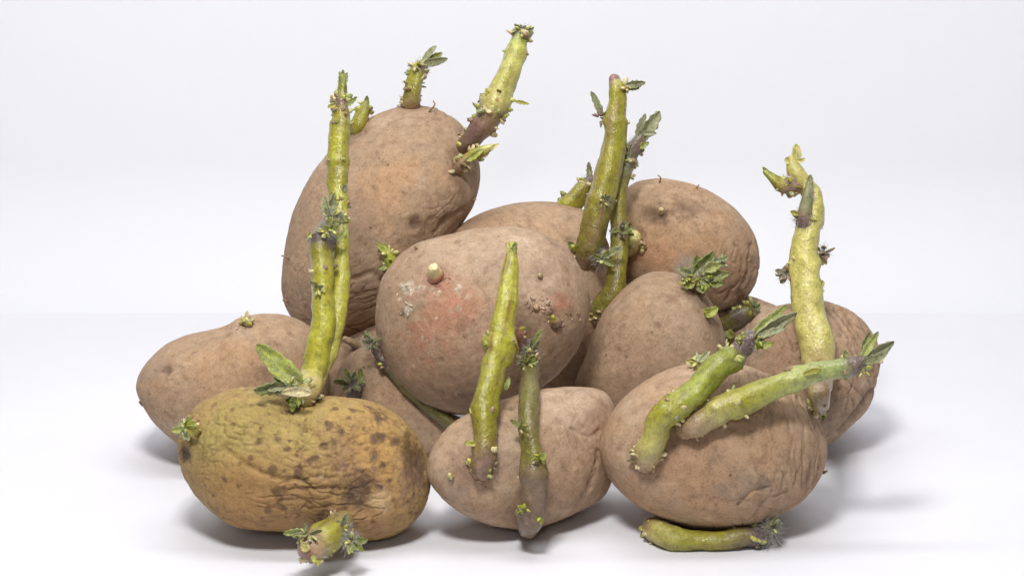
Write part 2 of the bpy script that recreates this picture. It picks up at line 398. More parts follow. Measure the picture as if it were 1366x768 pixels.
potato('C', 'tan oval potato, creased at one end, with two green shoots slanting up together',
    [(800,600),(808,565),(828,532),(860,507),(900,490),(945,483),(990,487),(1035,505),(1070,532),(1093,562),(1103,595),(1098,625),(1080,655),
     (1050,680),(1010,698),(965,706),(920,705),(875,690),(835,663),(810,632)],
    112, n=140, seed=12, orange=0.55, creases=[(c_, 2.0, .28, BROWN*.8, .6) for c_ in ([(1018,505),(1048,555),(1055,605),(1040,655)], [(1040,512),(1068,560),(1072,610),(1060,650)], [(1062,530),(1084,572),(1086,615),(1072,648)], [(995,497),(1025,540),(1034,590)], [(1078,545),(1095,590),(1092,625)])] + [(c_, 2.4, .5, DARK*2.2, .6) for c_ in ([(1092,632),(1070,660),(1040,684)], [(1005,690),(1022,668),(1050,655)], [(985,672),(1000,655),(1028,648)])],
    wr=[(0.4, 340, 38, -6, 1075, 590, 80, 61), (0.35, 260, 120, 35, 1000, 660, 75, 63), (0.3, 300, 90, -30, 1000, 500, 60, 66)],
    feats=[(960,640,50,0,ORANGE*1.02,0.5,0.7),(1010,585,40,0,ORANGE,0.45,0.7),(895,650,50,0,ORANGE,0.4,0.7),(990,640,20,0.3,GREY*0.8,0.6,0.9),(965,655,16,0.3,GREY*0.75,0.6,0.9),(1020,648,12,0.4,GREY*.7,0.6,0.8),
           (955,612,10,0.2,GREY*.8,0.5,0.9),(866,606,34,1.2,BROWN*1.1,0.55,0.5),(912,574,28,1.0,BROWN,0.6,0.5),(930,570,60,0,BROWN*1.45,0.35,0.6)])

potato('D', 'long knobbly tan potato with a shoulder bump, a tiny pale bud and one dark eye',
    [(187,520),(194,490),(214,466),(245,450),(280,441),(302,434),(320,423),(345,418),(375,420),(402,430),(424,450),(436,490),(435,535),(415,575),
     (370,600),(310,610),(262,603),(232,584),(205,556)],
    100, tilt=(0.15, 0), n=100, seed=17, orange=0.6, creases=[([(300,436),(330,438),(360,440)], 10, 0.8, None, 0)],
    feats=[(223,492,8,0.9,DARK*1.3,0.75,0.8),(220,488,13,0,BROWN,0.4,0.7),(305,446,6,0.4,BROWN,0.5,0.7),(320,505,40,0,ORANGE,0.5,0.7),(280,490,30,0,ORANGE,0.4,0.7),(372,462,7,0.3,BROWN,0.5,0.8),(388,444,6,0.4,BROWN,0.6,0.8),(355,502,14,0.5,BROWN*.8,0.6,0.6)])

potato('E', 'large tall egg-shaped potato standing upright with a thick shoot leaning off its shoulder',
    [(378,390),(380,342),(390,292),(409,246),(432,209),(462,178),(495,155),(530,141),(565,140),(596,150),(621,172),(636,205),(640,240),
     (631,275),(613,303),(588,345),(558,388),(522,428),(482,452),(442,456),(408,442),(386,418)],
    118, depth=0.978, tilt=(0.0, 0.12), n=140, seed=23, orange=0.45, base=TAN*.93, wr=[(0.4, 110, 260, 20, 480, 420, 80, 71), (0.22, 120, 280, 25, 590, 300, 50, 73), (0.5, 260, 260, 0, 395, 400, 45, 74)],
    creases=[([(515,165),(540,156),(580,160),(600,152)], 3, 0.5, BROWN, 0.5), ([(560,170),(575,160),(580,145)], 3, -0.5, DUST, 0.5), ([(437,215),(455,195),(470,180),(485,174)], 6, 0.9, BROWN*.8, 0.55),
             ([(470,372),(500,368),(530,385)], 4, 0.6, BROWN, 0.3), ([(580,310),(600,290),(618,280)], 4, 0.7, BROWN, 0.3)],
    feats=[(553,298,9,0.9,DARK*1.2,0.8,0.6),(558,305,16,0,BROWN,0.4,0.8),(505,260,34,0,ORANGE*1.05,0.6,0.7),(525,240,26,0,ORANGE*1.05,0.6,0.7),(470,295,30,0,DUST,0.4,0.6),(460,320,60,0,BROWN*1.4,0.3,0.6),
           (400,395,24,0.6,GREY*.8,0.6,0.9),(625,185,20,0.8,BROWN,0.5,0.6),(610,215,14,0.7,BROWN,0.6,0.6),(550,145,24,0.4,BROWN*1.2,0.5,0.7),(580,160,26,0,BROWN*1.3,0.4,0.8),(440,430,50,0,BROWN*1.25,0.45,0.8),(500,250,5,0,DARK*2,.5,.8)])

potato('F', 'round tan potato with a red blush and a cut pale stub on its skin',
    [(501,420),(506,385),(522,355),(550,330),(590,313),(640,304),(690,305),(730,315),(762,338),(782,370),(788,400),(784,432),(770,462),(750,490),
     (722,516),(690,537),(655,549),(620,553),(580,547),(545,528),(520,495),(506,460)],
    118, depth=0.912, n=140, seed=31, orange=0.25, lump=1.3, base=TAN*np.array([.97,.98,1.0]),
    feats=[(592,415,42,0,RED,0.42,1.0),(580,425,24,0,RED,0.3,1.2),(615,400,24,0,RED*1.05,0.4,0.9),(600,380,16,0,RED,0.45,0.9),(560,460,26,0,RED,0.25,0.9),(748,404,14,0,RED,0.6,0.8),
           (580,366,20,1.2,np.array([.28,.11,.08]),0.75,0.4),(540,383,7,-0.4,WHITE*.9,0.7,1.0),(543,413,7,-0.5,WHITE*.9,0.8,0.8),(536,420,5,0.3,DARK*2,0.6,0.9),
           (722,368,12,0.7,BROWN,0.65,0.8),(722,368,26,0,GREY*1.1,0.5,0.9),(716,410,15,-0.35,np.array([.40,.26,.18]),0.7,1.0),(730,408,10,-0.5,np.array([.42,.27,.19]),0.7,1.0),(740,430,14,0.8,BROWN*.8,0.6,0.6),(762,422,10,0.5,BROWN*.9,0.6,0.9),
           (690,330,60,0,DUST*1.05,0.5,0.8),(600,340,50,0,DUST,0.5,0.9),(630,480,60,0,BROWN*1.4,0.35,0.7),(700,450,30,0.6,BROWN,0.45,0.7),(690,322,14,-.2,DUST*1.2,.6,.9),(660,350,30,0,GREY,.35,.9),(640,540,30,0.4,GREY*0.8,0.6,1.0),(745,350,30,0,BROWN*1.4,.35,.9),(725,400,34,0,np.array([.47,.34,.24]),.5,1.4),(735,412,9,-.5,np.array([.5,.36,.25]),.6,1.2),(708,402,9,-.4,np.array([.5,.36,.25]),.6,1.2),(722,418,7,-.5,np.array([.45,.3,.2]),.6,1.2),(533,380,4,-.3,WHITE,.6,1.2),(752,402,15,0,RED,0.42,0.9)]
      + spots([(610,320,5),(545,345,4),(565,395,4),(650,400,4),(620,450,5),(590,480,4),(655,500,5),(735,470,5),(700,395,4),(760,380,4),(530,450,4),(615,433,9)], BROWN, 0.6))

potato('G', 'half-hidden tan potato wedged behind the red-blushed one, sending up the thick olive stem',
    [(598,320),(620,296),(650,280),(690,270),(730,268),(765,275),(793,290),(812,325),(824,385),(820,450),(800,505),(760,540),(690,540),(640,510),(610,460),(592,390)],
    95, n=80, seed=37, orange=0.4, feats=[(760,320,8,0.3,BROWN*.7,0.6,0.8),(640,300,30,0,BROWN*1.3,0.4,0.8)])

potato('H', 'rounded tan potato perched high with two dark eyes and a pale bud stub',
    [(818,335),(822,300),(829,268),(840,248),(866,239),(900,241),(940,253),(975,275),(1000,303),(1013,335),(1012,366),(1000,392),(975,412),(945,419),(900,415),(860,402),(830,372)],
    95, depth=0.988, n=100, seed=41, orange=0.7, wr=[(0.5, 260, 90, -10, 985, 370, 50, 81)],
    creases=[([(1002,325),(1000,360),(985,395)], 3.5, 1.0, DARK*2, 0.5), ([(985,330),(990,365),(970,400)], 2.6, .6, BROWN, .5), ([(1008,345),(1002,378),(985,402)], 2.4, .6, BROWN, .5), ([(960,395),(985,380),(1000,362)], 2.4, .5, BROWN, .4)],
    feats=[(880,330,50,0,ORANGE*1.05,0.6,0.6),(870,340,22,0,RED*1.2,0.22,0.8),(980,380,40,0,BROWN*1.3,0.5,0.7),(940,345,60,0,ORANGE,0.4,0.7),(905,290,4,0.2,BROWN*.7,.6,.8),(850,320,12,.6,BROWN,.5,.7),(872,284,13,0.9,BROWN*.6,0.85,0.6,2.0,0),(884,286,6,0.6,DARK*1.3,0.8,0.5),(880,272,4,.2,DARK*2,.6,.6),(920,278,14,0.5,BROWN*.75,0.75,0.8,1.7,0)])

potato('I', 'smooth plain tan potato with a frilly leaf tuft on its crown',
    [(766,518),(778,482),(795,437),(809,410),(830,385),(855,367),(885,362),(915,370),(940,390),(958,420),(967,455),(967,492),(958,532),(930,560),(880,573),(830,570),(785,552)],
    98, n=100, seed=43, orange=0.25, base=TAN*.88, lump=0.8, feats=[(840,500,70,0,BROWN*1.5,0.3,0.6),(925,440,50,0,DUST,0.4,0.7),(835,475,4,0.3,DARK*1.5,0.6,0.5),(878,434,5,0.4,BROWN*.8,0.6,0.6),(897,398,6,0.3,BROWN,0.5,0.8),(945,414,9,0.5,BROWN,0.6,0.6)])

potato('J', 'large wrinkled tan potato with a side lobe and one tall pale yellow shoot',
    [(992,470),(1002,432),(1022,413),(1050,405),(1072,404),(1092,399),(1120,408),(1145,422),(1160,440),(1172,469),(1170,505),(1158,542),(1132,570),(1105,592),
     (1070,602),(1030,588),(1000,552),(990,510)],
    88, n=130, seed=47, orange=0.35, wr=[(0.45, 260, 55, 25, 1130, 480, 85, 91), (0.35, 300, 100, -20, 1120, 430, 50, 93)],
    creases=[([(1072,405),(1076,440),(1078,480),(1085,510)], 13, 4.0, BROWN, 0.25), ([(1165,520),(1145,545),(1120,575)], 3.5, 1.0, DARK*2, 0.6)] + [(c_, 2.2, .35, BROWN*.75, .6) for c_ in ([(1095,402),(1125,440),(1140,490),(1130,545)], [(1112,408),(1142,450),(1155,500)], [(1098,430),(1116,470),(1120,520)], [(1130,418),(1158,465),(1164,505)], [(1020,425),(1045,440),(1060,470)])],
    feats=[(1094,530,24,1.2,BROWN,0.6,0.6),(1040,470,40,0,BROWN*1.3,0.5,0.6),(1110,560,40,0,GREY,.4,.8)])

potato('K', 'small tan potato tucked under the high perched one, with a dark stubby shoot',
    [(950,445),(960,412),(975,400),(994,394),(1020,400),(1045,412),(1062,432),(1070,470),(1058,506),(1018,522),(975,512),(953,482)],
    62, n=70, seed=53, orange=0.7)

potato('L', 'plain tan potato shaded beneath the red-blushed one, a shade-darkened shoot lying across it',
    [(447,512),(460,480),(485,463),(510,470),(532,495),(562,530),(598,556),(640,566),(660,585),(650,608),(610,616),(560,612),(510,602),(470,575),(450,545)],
    52, n=80, seed=59, base=TAN*.86, orange=0.2, lump=0.7)  # skin tone lowered overall, painting in the shade it lies in

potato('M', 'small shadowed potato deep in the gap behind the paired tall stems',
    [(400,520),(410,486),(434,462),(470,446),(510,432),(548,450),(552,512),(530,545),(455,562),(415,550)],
    60, n=60, seed=61, base=TAN*.8, orange=0.2)  # darker base colour stands in for the shadow deep in the gap

# ------------------------------------------------------------------ sprouts
HW, HH = 683, 384
DM = np.full((HH + 8, HW + 8), 9.0)                          # nearest potato surface per 2 px cell
DMS = {}
for p in POT.values():
    DMS[p.key] = np.full((HH + 8, HW + 8), 9.0)
    f = p.front; ix = (p.px[f] / 2).astype(int); iy = (p.py[f] / 2).astype(int); d = p.dd[f]
    for ox in (-1, 0, 1):
        for oy in (-1, 0, 1):
            a, b = np.clip(iy + oy, 0, HH + 7), np.clip(ix + ox, 0, HW + 7)
            np.minimum.at(DM, (a, b), d); np.minimum.at(DMS[p.key], (a, b), d)
def near(x, y, r, M):
    x0, x1, y0, y1 = int((x - r) / 2), int((x + r) / 2) + 1, int((y - r) / 2), int((y + r) / 2) + 1
    x0, y0 = max(x0, 0), max(y0, 0)
    q = M[y0:y1, x0:x1]
    return q.min() if q.size else 9.0

YG = np.array([.35, .33, .026]); PALE = np.array([.56, .50, .15]); OLIVE = np.array([.25, .22, .02]); DOLIVE = np.array([.13, .115, .018])
PURP = np.array([.17, .095, .075]); DPURP = np.array([.075, .05, .045]); TANB = np.array([.33, .22, .12]); LIME = np.array([.36, .38, .045]); SAGE = np.array([.27, .275, .13])
LEAFG = np.array([.26, .285, .055]); DLEAF = np.array([.185, .21, .045]); BUDY = np.array([.52, .48, .17]); CREAM = np.array([.62, .52, .27]); GRN = np.array([.23, .255, .025])
RNG = np.random.default_rng(5)

class Sprout: pass
def frames(P):
    T = np.gradient(P, axis=0); T /= np.linalg.norm(T, axis=1, keepdims=True) + 1e-12
    N = np.zeros_like(P); n = np.cross(T[0], FWD); n = n / np.linalg.norm(n) if np.linalg.norm(n) > 1e-3 else RT
    for i in range(len(P)):
        n = n - T[i] * (n @ T[i]); n /= np.linalg.norm(n); N[i] = n
    return T, N, np.cross(T, N)

def sprout(key, pts, cols, off=None, clamp=True, streak=PURP, sk=0.5, scales=(), hairs=(), name='sprout', label=None, embed=3.0, clear=0.75, rib=0.05, seed=0, base_depth=None, tipcap=1.0, collar=True, scab=()):
    """pts: (x, y, width) in photo pixels from the base up; off: extra distance from the camera in mm at each point"""
    p = POT[key]; sp = Sprout(); sp.p = p
    P2 = np.asarray(pts, float); L = np.hypot(*np.diff(P2[:, :2], axis=0).T).sum()
    n = max(10, int(L / 2.6))
    C = spline(P2, n)
    o = spline(np.asarray(off if off is not None else [0] * len(pts), float)[:, None], n)[:, 0]
    if L > 60:
        tl = np.linspace(0, L, n); env = np.minimum(1, np.minimum(tl, L - tl) / 40) * C[:, 2]
        for ax_ in (0, 1): C[:, ax_] += env * 0.13 * noise(np.stack([tl / 34, tl * 0 + seed * 3.7 + ax_ * 9, tl * 0 + p.seed], 1), 5)
    k = p.surf(*pts[0][:2]); d0 = base_depth or p.dd[k]
    d = d0 + o / 1000.0
    t = np.linspace(0, 1, n)
    if clamp:
        lim = np.array([near(C[i, 0], C[i, 1], C[i, 2] * 0.5, DMS[clamp] if isinstance(clamp, str) else DM) - clear * C[i, 2] / 2 * d0 / FPX for i in range(n)])
        m0 = max(2, int(n * 0.10)); lim[:m0] += np.linspace(0.006, 0, m0)
        d = np.minimum(d, lim)
        for _ in range(6):
            e = d.copy(); e[1:-1] = (d[:-2] + d[1:-1] + d[2:]) / 3; d = e
    if embed: d[0] = max(d[0], d0) + embed / 1000.0; d[1] = (d[0] + d[2]) / 2 if n > 3 else d[1]
    P = np.array([to_world(C[i, 0], C[i, 1], d[i]) for i in range(n)])
    P[:, 2] = np.maximum(P[:, 2], C[:, 2] * 0.44 * d0 / FPX)
    sp.P, sp.C, sp.d, sp.n = P, C, d, n
    rr = np.maximum(C[:, 2] / 2 * d / FPX, 0.0003)
    # rounded tip
    m = 5; tip = P[-1] - P[-2]; tip /= np.linalg.norm(tip)
    ext = [P[-1] + tip * rr[-1] * tipcap * math.sin(a) for a in np.linspace(0, math.pi / 2, m + 1)[1:]]
    er = [rr[-1] * math.cos(a) for a in np.linspace(0, math.pi / 2, m + 1)[1:]]
    Q = np.concatenate([P[:1] - (P[1] - P[0]) * 0.25, P, ext]); R = np.concatenate([[2e-5], rr, np.maximum(er, 2e-5)]); tt = np.concatenate([[0], t, np.ones(m)])
    T, N, B = frames(Q); sd = p.seed * 10 + seed; sides = 28
    ph = np.linspace(0, 2 * math.pi, sides, endpoint=False)
    sp.T, sp.N, sp.B, sp.R = T[1:], N[1:], B[1:], R[1:]
    V = []; PHI = []; TT = []
    for i in range(len(Q)):
        dirs = np.cos(ph)[:, None] * N[i] + np.sin(ph)[:, None] * B[i]
        V.append(Q[i] + dirs * R[i]); PHI.append(ph); TT.append(np.full(sides, tt[i]))
    V = np.concatenate(V); PHI = np.concatenate(PHI); TT = np.concatenate(TT)
    cen = np.repeat(Q, sides, 0); dirs = V - cen; Rr = np.repeat(R, sides)
    g = 1 + rib * np.cos(3 * PHI + 2.5 * TT + sd) + 0.17 * fbm(V * 120 + sd, sd, 2) + 0.05 * fbm(V * 330 + sd, sd + 2, 3) + 0.025 * noise(np.stack([np.cos(PHI) * 4.5, np.sin(PHI) * 4.5, TT * L / 50.0], 1), sd + 3)
    for (ts, cnt, sz) in scales: g += 0.20 * np.exp(-((TT - ts) * L / (sz * 0.9)) ** 2) * (0.6 + 0.8 * noise(np.stack([np.cos(PHI) * 1.5, np.sin(PHI) * 1.5, TT * 0 + ts * 9], 1), sd))
    V = cen + dirs * g[:, None]
    F = []
    for i in range(len(Q) - 1):
        for j in range(sides):
            F.append((i * sides + j, i * sides + (j + 1) % sides, (i + 1) * sides + (j + 1) % sides, (i + 1) * sides + j))
    F += [(0, 0, 0, 0)] * 0
    F = np.array(F)
    # tint
    ct = [c[0] for c in cols]; cc = np.array([c[1] for c in cols], float)
    tw = np.clip(TT + 0.05 * fbm(V * 160, sd + 9, 3), 0, 1)
    colr = np.stack([np.interp(tw, ct, cc[:, q]) for q in range(3)], 1)
    S = np.stack([np.cos(PHI) * 3.2, np.sin(PHI) * 3.2, TT * L / 75.0], 1)
    f = fbm(S + sd, sd + 5, 4); f2 = fbm(V * 260, sd + 6, 4)
    wgt = np.clip(sstep(-0.05, 0.45, f) * sk, 0, 1)[:, None]; colr = colr * (1 - wgt) + streak * wgt
    wgt = (sstep(0.2, 0.6, f2) * 0.35)[:, None]; colr = colr * (1 - wgt) + (colr * 1.5 + 0.04) * wgt
    wgt = (sstep(0.15, 0.55, -f2) * 0.5)[:, None]; colr = colr * (1 - wgt) + (colr * 0.45 + streak * .15) * wgt
    bp_ = (np.exp(-(TT * L / 14) ** 2) * 0.75 * (L > 60))[:, None]; colr = colr * (1 - bp_) + (TANB * .85) * bp_
    sp.o = make_obj(name, V - p.org, F, SHOOT, p.root, colr)
    if label: sp.o['label'] = label
    sp.buds = []
    for (ts, cnt, sz) in scales: scale_ring(sp, ts, cnt, sz)
    if name == 'sprout' and L > 60 and collar:
        w0 = pts[0][2]; scale_ring(sp, min(.05, 6 / L), 16, w0 * .24, TANB * 1.1); scale_ring(sp, min(.09, 12 / L), 12, w0 * .2, CREAM * .85)
    for (x, y, r, k_, z_, c_) in scab:                       # corky flakes lying flat on the skin
        for _ in range(int(k_ * 1.3)):
            fx, fy = x + RNG.normal(0, r * .5), y + RNG.normal(0, r * .42); j_ = p.surf(fx, fy); nn = p.N[j_]
            ax_ = RNG.normal(size=3); ax_ -= nn * (ax_ @ nn) * .85; z2 = z_ * d0 / FPX * RNG.uniform(.6, 1.3)
            sp.buds.append((p.V[j_] - nn * z2 * .12, ax_, z2, z2 * RNG.uniform(.5, .9), np.array(c_) * RNG.uniform(.75, 1.2)))
    if sp.buds: flush_buds(sp)
    for h in hairs: down(sp, *h)
    return sp

def drop(base, axis, L, W, colr, bend):
    """one pointed bud scale: closed teardrop, 6 sides"""
    a = axis / np.linalg.norm(axis); u = np.cross(a, [0.3, 0.5, 0.8]); u /= np.linalg.norm(u); v = np.cross(a, u)
    V, T = [], []
    prof = [(0, .6), (.2, .95), (.48, 1.0), (.74, .82), (.92, .5), (1, .12)]
    for s, r in prof:
        for j in range(6):
            q = j * math.pi / 3 + 0.4
            V.append(base + a * L * s + (u * math.cos(q) + v * 0.6 * math.sin(q)) * r * W / 2 + v * bend * L * s * s + RNG.normal(size=3) * W * .05)
            T.append(colr * (0.75 + 0.35 * s))
    F = [(i * 6 + j, i * 6 + (j + 1) % 6, (i + 1) * 6 + (j + 1) % 6, (i + 1) * 6 + j) for i in range(5) for j in range(6)]
    F += [tuple(range(5, -1, -1)), tuple(range(30, 36))]
    return V, F, T
def scale_ring(sp, ts, cnt, sz, color=None):
    """bud scales sit in a few tight clumps round a node"""
    sz *= 1.4
    az = [RNG.uniform(-.5, .5), math.pi + RNG.uniform(-.5, .5), -math.pi / 2 + RNG.uniform(-.7, .7), RNG.uniform(0, 6.28)]
    for q in range(int(cnt * 1.7)):
        a0 = az[q % 4] if q < cnt * 1.4 else RNG.uniform(0, 6.28)
        i = int(np.clip(ts + RNG.normal(0, 3.2 / max(40, sp.n * 2.6)), 0, 1) * (sp.n - 1))
        a = a0 + RNG.normal(0, .28)
        dr = math.cos(a) * sp.N[i] + math.sin(a) * sp.B[i]; s = sp.d[i] / FPX
        b = sp.P[i] + dr * sp.R[i] * 0.85
        ax = dr * RNG.uniform(0.5, 1.1) + sp.T[i] * RNG.uniform(-0.3, 0.9) + RNG.normal(size=3) * .25
        c = (BUDY if color is None else color) * RNG.uniform(0.6, 1.1) * np.array([RNG.uniform(.8, 1.05), 1, RNG.uniform(.5, 1.3)])
        u_ = RNG.random()
        if u_ < .2: c = TANB * RNG.uniform(.6, 1.2)
        elif u_ < .45: c = CREAM * RNG.uniform(.8, 1.05)
        sp.buds.append((b, ax, sz * s * RNG.uniform(0.4, 0.85), sz * s * RNG.uniform(0.45, 0.95), c))
def bud_at(sp, x, y, r, n, sz, color=BUDY, dmm=-1.0):
    """loose cluster of round bud scales round a pixel"""
    i = int(np.argmin((sp.C[:, 0] - x) ** 2 + (sp.C[:, 1] - y) ** 2)); s = sp.d[i] / FPX
    c0 = to_world(x, y, min(sp.d[i] + dmm / 1000, near(x, y, 3, DMS[sp.p.key]) - .0004))
    for _ in range(n):
        dr = RNG.normal(size=3); dr /= np.linalg.norm(dr); dr -= FWD * 0.4
        c = color * RNG.uniform(0.7, 1.15) * np.array([RNG.uniform(.85, 1.05), 1, RNG.uniform(.6, 1.3)])
        sp.buds.append((c0 + dr * r * s * 0.6, dr, sz * s * RNG.uniform(.6, 1.2), sz * s * RNG.uniform(.5, .9), c))
def flush_buds(sp):
    V, F, T = [], [], []
    for b in sp.buds:
        v, f, t = drop(*b, RNG.uniform(-0.5, 0.5)); k = len(V); V += v; T += t; F += [tuple(x + k for x in q) for q in f]
    V = np.array(V); V[:, 2] = np.maximum(V[:, 2], 0.0004)
    o = make_obj('bud_scales', V - sp.p.org, F, SHOOT, sp.o, np.array(T)); o['kind'] = 'stuff'; sp.buds = []
def down(sp, x, y, r, n, ln, dmm=0.0):
    """fine white down round a pixel"""
    i = int(np.argmin((sp.C[:, 0] - x) ** 2 + (sp.C[:, 1] - y) ** 2)); s = sp.d[i] / FPX
    c0 = to_world(x, y, sp.d[i] + dmm / 1000); V, F = [], []
    for _ in range(n):
        dr = RNG.normal(size=3); dr /= np.linalg.norm(dr)
        b = c0 + dr * r * s * RNG.uniform(0.45, 1.0) * np.array([1, 1, 1]); a = dr + RNG.normal(size=3) * 0.7; a /= np.linalg.norm(a)
        e = b + a * ln * s * RNG.uniform(.5, 1.2); mid = (b + e) / 2 + RNG.normal(size=3) * ln * s * .12
        u = np.cross(a, [.2, .7, .4]); u /= np.linalg.norm(u); v = np.cross(a, u); w = 0.000055; k = len(V)
        for q, ww in ((b, w), (mid, w), (e, w * .3)):
            for j in range(3): V.append(q + (u * math.cos(j * 2.094) + v * math.sin(j * 2.094)) * ww)
        F += [(k + g * 3 + j, k + g * 3 + (j + 1) % 3, k + g * 3 + 3 + (j + 1) % 3, k + g * 3 + 3 + j) for g in range(2) for j in range(3)]
    V = np.array(V); V[:, 2] = np.maximum(V[:, 2], 0.0003)
    o = make_obj('down_hairs', V - sp.p.org, F, HAIR, sp.o); o['kind'] = 'stuff'

def leaf(sp, b, e, wpx, d0=0.0, d1=0.0, color=LEAFG, roll=0.0, fold=0.5, curl=0.15, serr=0.25, depth=None):
    """one young leaf from pixel b to pixel e; d0, d1: mm behind (+) or before (-) the sprout there"""
    i = int(np.argmin((sp.C[:, 0] - b[0]) ** 2 + (sp.C[:, 1] - b[1]) ** 2)); dd = sp.d[i] if depth is None else depth
    M_ = DMS[sp.p.key]; A = to_world(b[0], b[1], min(dd + d0 / 1000, near(*b, 3, M_) - .0004)); E = to_world(e[0], e[1], min(dd + d1 / 1000, near(*e, 4, M_) - .0012))
    ax = E - A; L = np.linalg.norm(ax); ax /= L
    nrm = -FWD - ax * (-FWD @ ax); nrm /= np.linalg.norm(nrm); side = np.cross(ax, nrm)
    cr, sr = math.cos(roll), math.sin(roll); nrm, side = nrm * cr + side * sr, side * cr - nrm * sr
    W = wpx * 0.9 * dd / FPX; serr *= .65; fold *= 1.25; ns, nt = 15, 9; seed = RNG.uniform(0, 9)
    top, tint = [], []
    for a in range(ns):
        s = a / (ns - 1); h = W / 2 * (0.16 + 0.84 * max(math.sin(math.pi * min(1, s ** 0.75 * 0.97)), 0) ** 0.8)
        if a == ns - 1: h = W * 0.03
        for c in range(nt):
            t = c / (nt - 1) * 2 - 1
            hh = h * (1 + serr * math.sin(s * 26 + seed * 7 + (3 if t < 0 else 0)) * abs(t) ** 2)
            z = abs(t) * h * fold + (curl * 1.5) * L * (s * s - s * 0.4) + .10 * L * math.sin(3.2 * s + seed) * s + 0.05 * W * math.sin(9 * s + 5 * t + seed)
            top.append(A + ax * L * s + side * hh * t + nrm * z)
            k = 0.8 + 0.25 * math.sin(seed + 6 * s + 4 * t) * 0.5 + (0.35 if abs(t) < 0.1 else 0) + 0.15 * abs(t)
            tint.append(color * k)
    top = np.array(top); th = min(0.00045, W * 0.09); bot = top - nrm * th
    V = np.concatenate([top, bot]); n0 = ns * nt; F = []
    for a in range(ns - 1):
        for c in range(nt - 1):
            q = (a * nt + c, a * nt + c + 1, (a + 1) * nt + c + 1, (a + 1) * nt + c)
            F.append(q); F.append(tuple(x + n0 for x in q[::-1]))
    ring = [c for c in range(nt)] + [a * nt + nt - 1 for a in range(1, ns)] + [(ns - 1) * nt + c for c in range(nt - 2, -1, -1)] + [a * nt for a in range(ns - 2, 0, -1)]
    for q in range(len(ring)):
        x, y = ring[q], ring[(q + 1) % len(ring)]; F.append((y, x, x + n0, y + n0))
    V[:, 2] = np.maximum(V[:, 2], 0.0003)
    return make_obj('leaf', V - sp.p.org, F, LEAF, sp.o, np.concatenate([tint, tint]))
def tuft(sp, x, y, dirs, w=0.45, color=LEAFG, d0=-1.0, buds=6, bs=6, hair=60, hl=9, curl=0.2, bcol=BUDY, depth=None):
    """dirs: (screen angle in degrees, length px, depth mm of the tip)"""
    for (an, ln, dz) in dirs:
        a = math.radians(an + RNG.normal(0, 9)); ln = ln * RNG.uniform(.68, 1.02)
        leaf(sp, (x + 1.5 * math.cos(a), y - 1.5 * math.sin(a)), (x + ln * math.cos(a), y - ln * math.sin(a)), ln * w * RNG.uniform(.85, 1.2), d0, d0 + dz,
             (color if RNG.random() < .7 else SAGE) * RNG.uniform(.8, 1.25), RNG.uniform(-.9, .9), RNG.uniform(.3, 1.0), curl * RNG.uniform(.3, 1.4), 0.3, depth)
    if buds: bud_at(sp, x, y, bs * 1.0, buds, bs, bcol, d0 - 0.5); flush_buds(sp)
    if hair: down(sp, x, y, bs * 1.5, int(hair * 1.1), hl, d0)

# ---- A: yellow potato ---------------------------------------------------
s = sprout('A', [(414,530,22),(430,488,26),(446,440,26),(454,395,26),(455,350,24),(455,310,20),(451,270,24),(450,230,28),(452,190,28),(454,160,24),(456,135,17),(457,112,12)],
    [(0, PALE*.8), (.25, YG), (.55, YG*1.05), (.62, OLIVE), (.7, YG*.95), (.85, OLIVE*1.1), (.92, PURP*1.1), (1, GRN)], off=[0,2,5,8,12,16,20,24,26,28,30,31], sk=.25,
    scales=[(.50, 8, 8), (.55, 6, 8), (.67, 4, 7), (.80, 3, 7), (.86, 6, 8), (.92, 10, 9)], hairs=[(455,140,9,160,9), (450,265,12,200,9)], seed=1)
leaf(s, (456,118), (452,96), 11, 0, 0, LEAFG, .5); leaf(s, (458,118), (464,97), 12, -1, -2, LEAFG*.9, -.5); leaf(s, (457,118), (458,94), 8, 1, 2, SAGE)
leaf(s, (448,140), (437,143), 8, -2, -3, YG); leaf(s, (462,142), (477,129), 7, -2, -3, LEAFG)
leaf(s, (458,255), (464,246), 10, -4, -5, SAGE)
s = sprout('A', [(408,528,32),(416,500,33),(424,465,33),(431,425,32),(430,385,29),(429,350,28),(430,325,32),(433,308,22)],
    [(0, PALE), (.25, YG*1.1), (.6, YG), (.78, OLIVE), (.86, DPURP*1.2), (1, DPURP*1.6)], off=[0,-2,-2,-1,1,3,5,7], sk=.15, scales=[(.05, 8, 10), (.66, 5, 9), (.9, 10, 8)],
    hairs=[(430,318,17,420,11), (432,345,14,120,6)], seed=2)
tuft(s, 440, 292, [(75,46,-1),(100,38,0),(55,30,-2),(120,22,-1),(30,24,-2)], .36, SAGE, -3, 6, 7, 260, 11)
tuft(s, 436, 308, [(35,22,-2),(60,24,-2),(150,16,-1),(170,20,0)], .5, LIME*.8, -5, 9, 9, 120, 10)
leaf(s, (417,312), (409,316), 9, -2, -3, YG); leaf(s, (450,322), (463,305), 9, -3, -3, LEAFG)
tuft(s, 424, 384, [(150,16,-2),(110,14,-3),(20,14,-3)], .5, LIME, -4, 5, 8, 0)
tuft(s, 456, 300, [(80,18,-1),(130,15,-1),(40,14,-1)], .5, YG, -2, 5, 7, 30, 8)
leaf(s, (403,517), (342,459), 33, -3, -4, np.array([.25,.28,.02]), .2, .35, .08, .18)
tuft(s, 385, 515, [(165,46,-2),(185,34,-3),(140,26,-2)], .45, DLEAF*1.15, -4, 8, 9, 160, 12)
tuft(s, 395, 528, [(-110,22,-2),(-60,24,-2),(-20,22,-2),(-150,18,-2),(-85,18,-3)], .65, np.array([.25,.29,.035]), -13, 9, 9, 100, 9, bcol=BUDY*.9)
leaf(s, (416,524), (374,522), 15, -11, -10, CREAM*.85, .2, .6, -.25, .1)
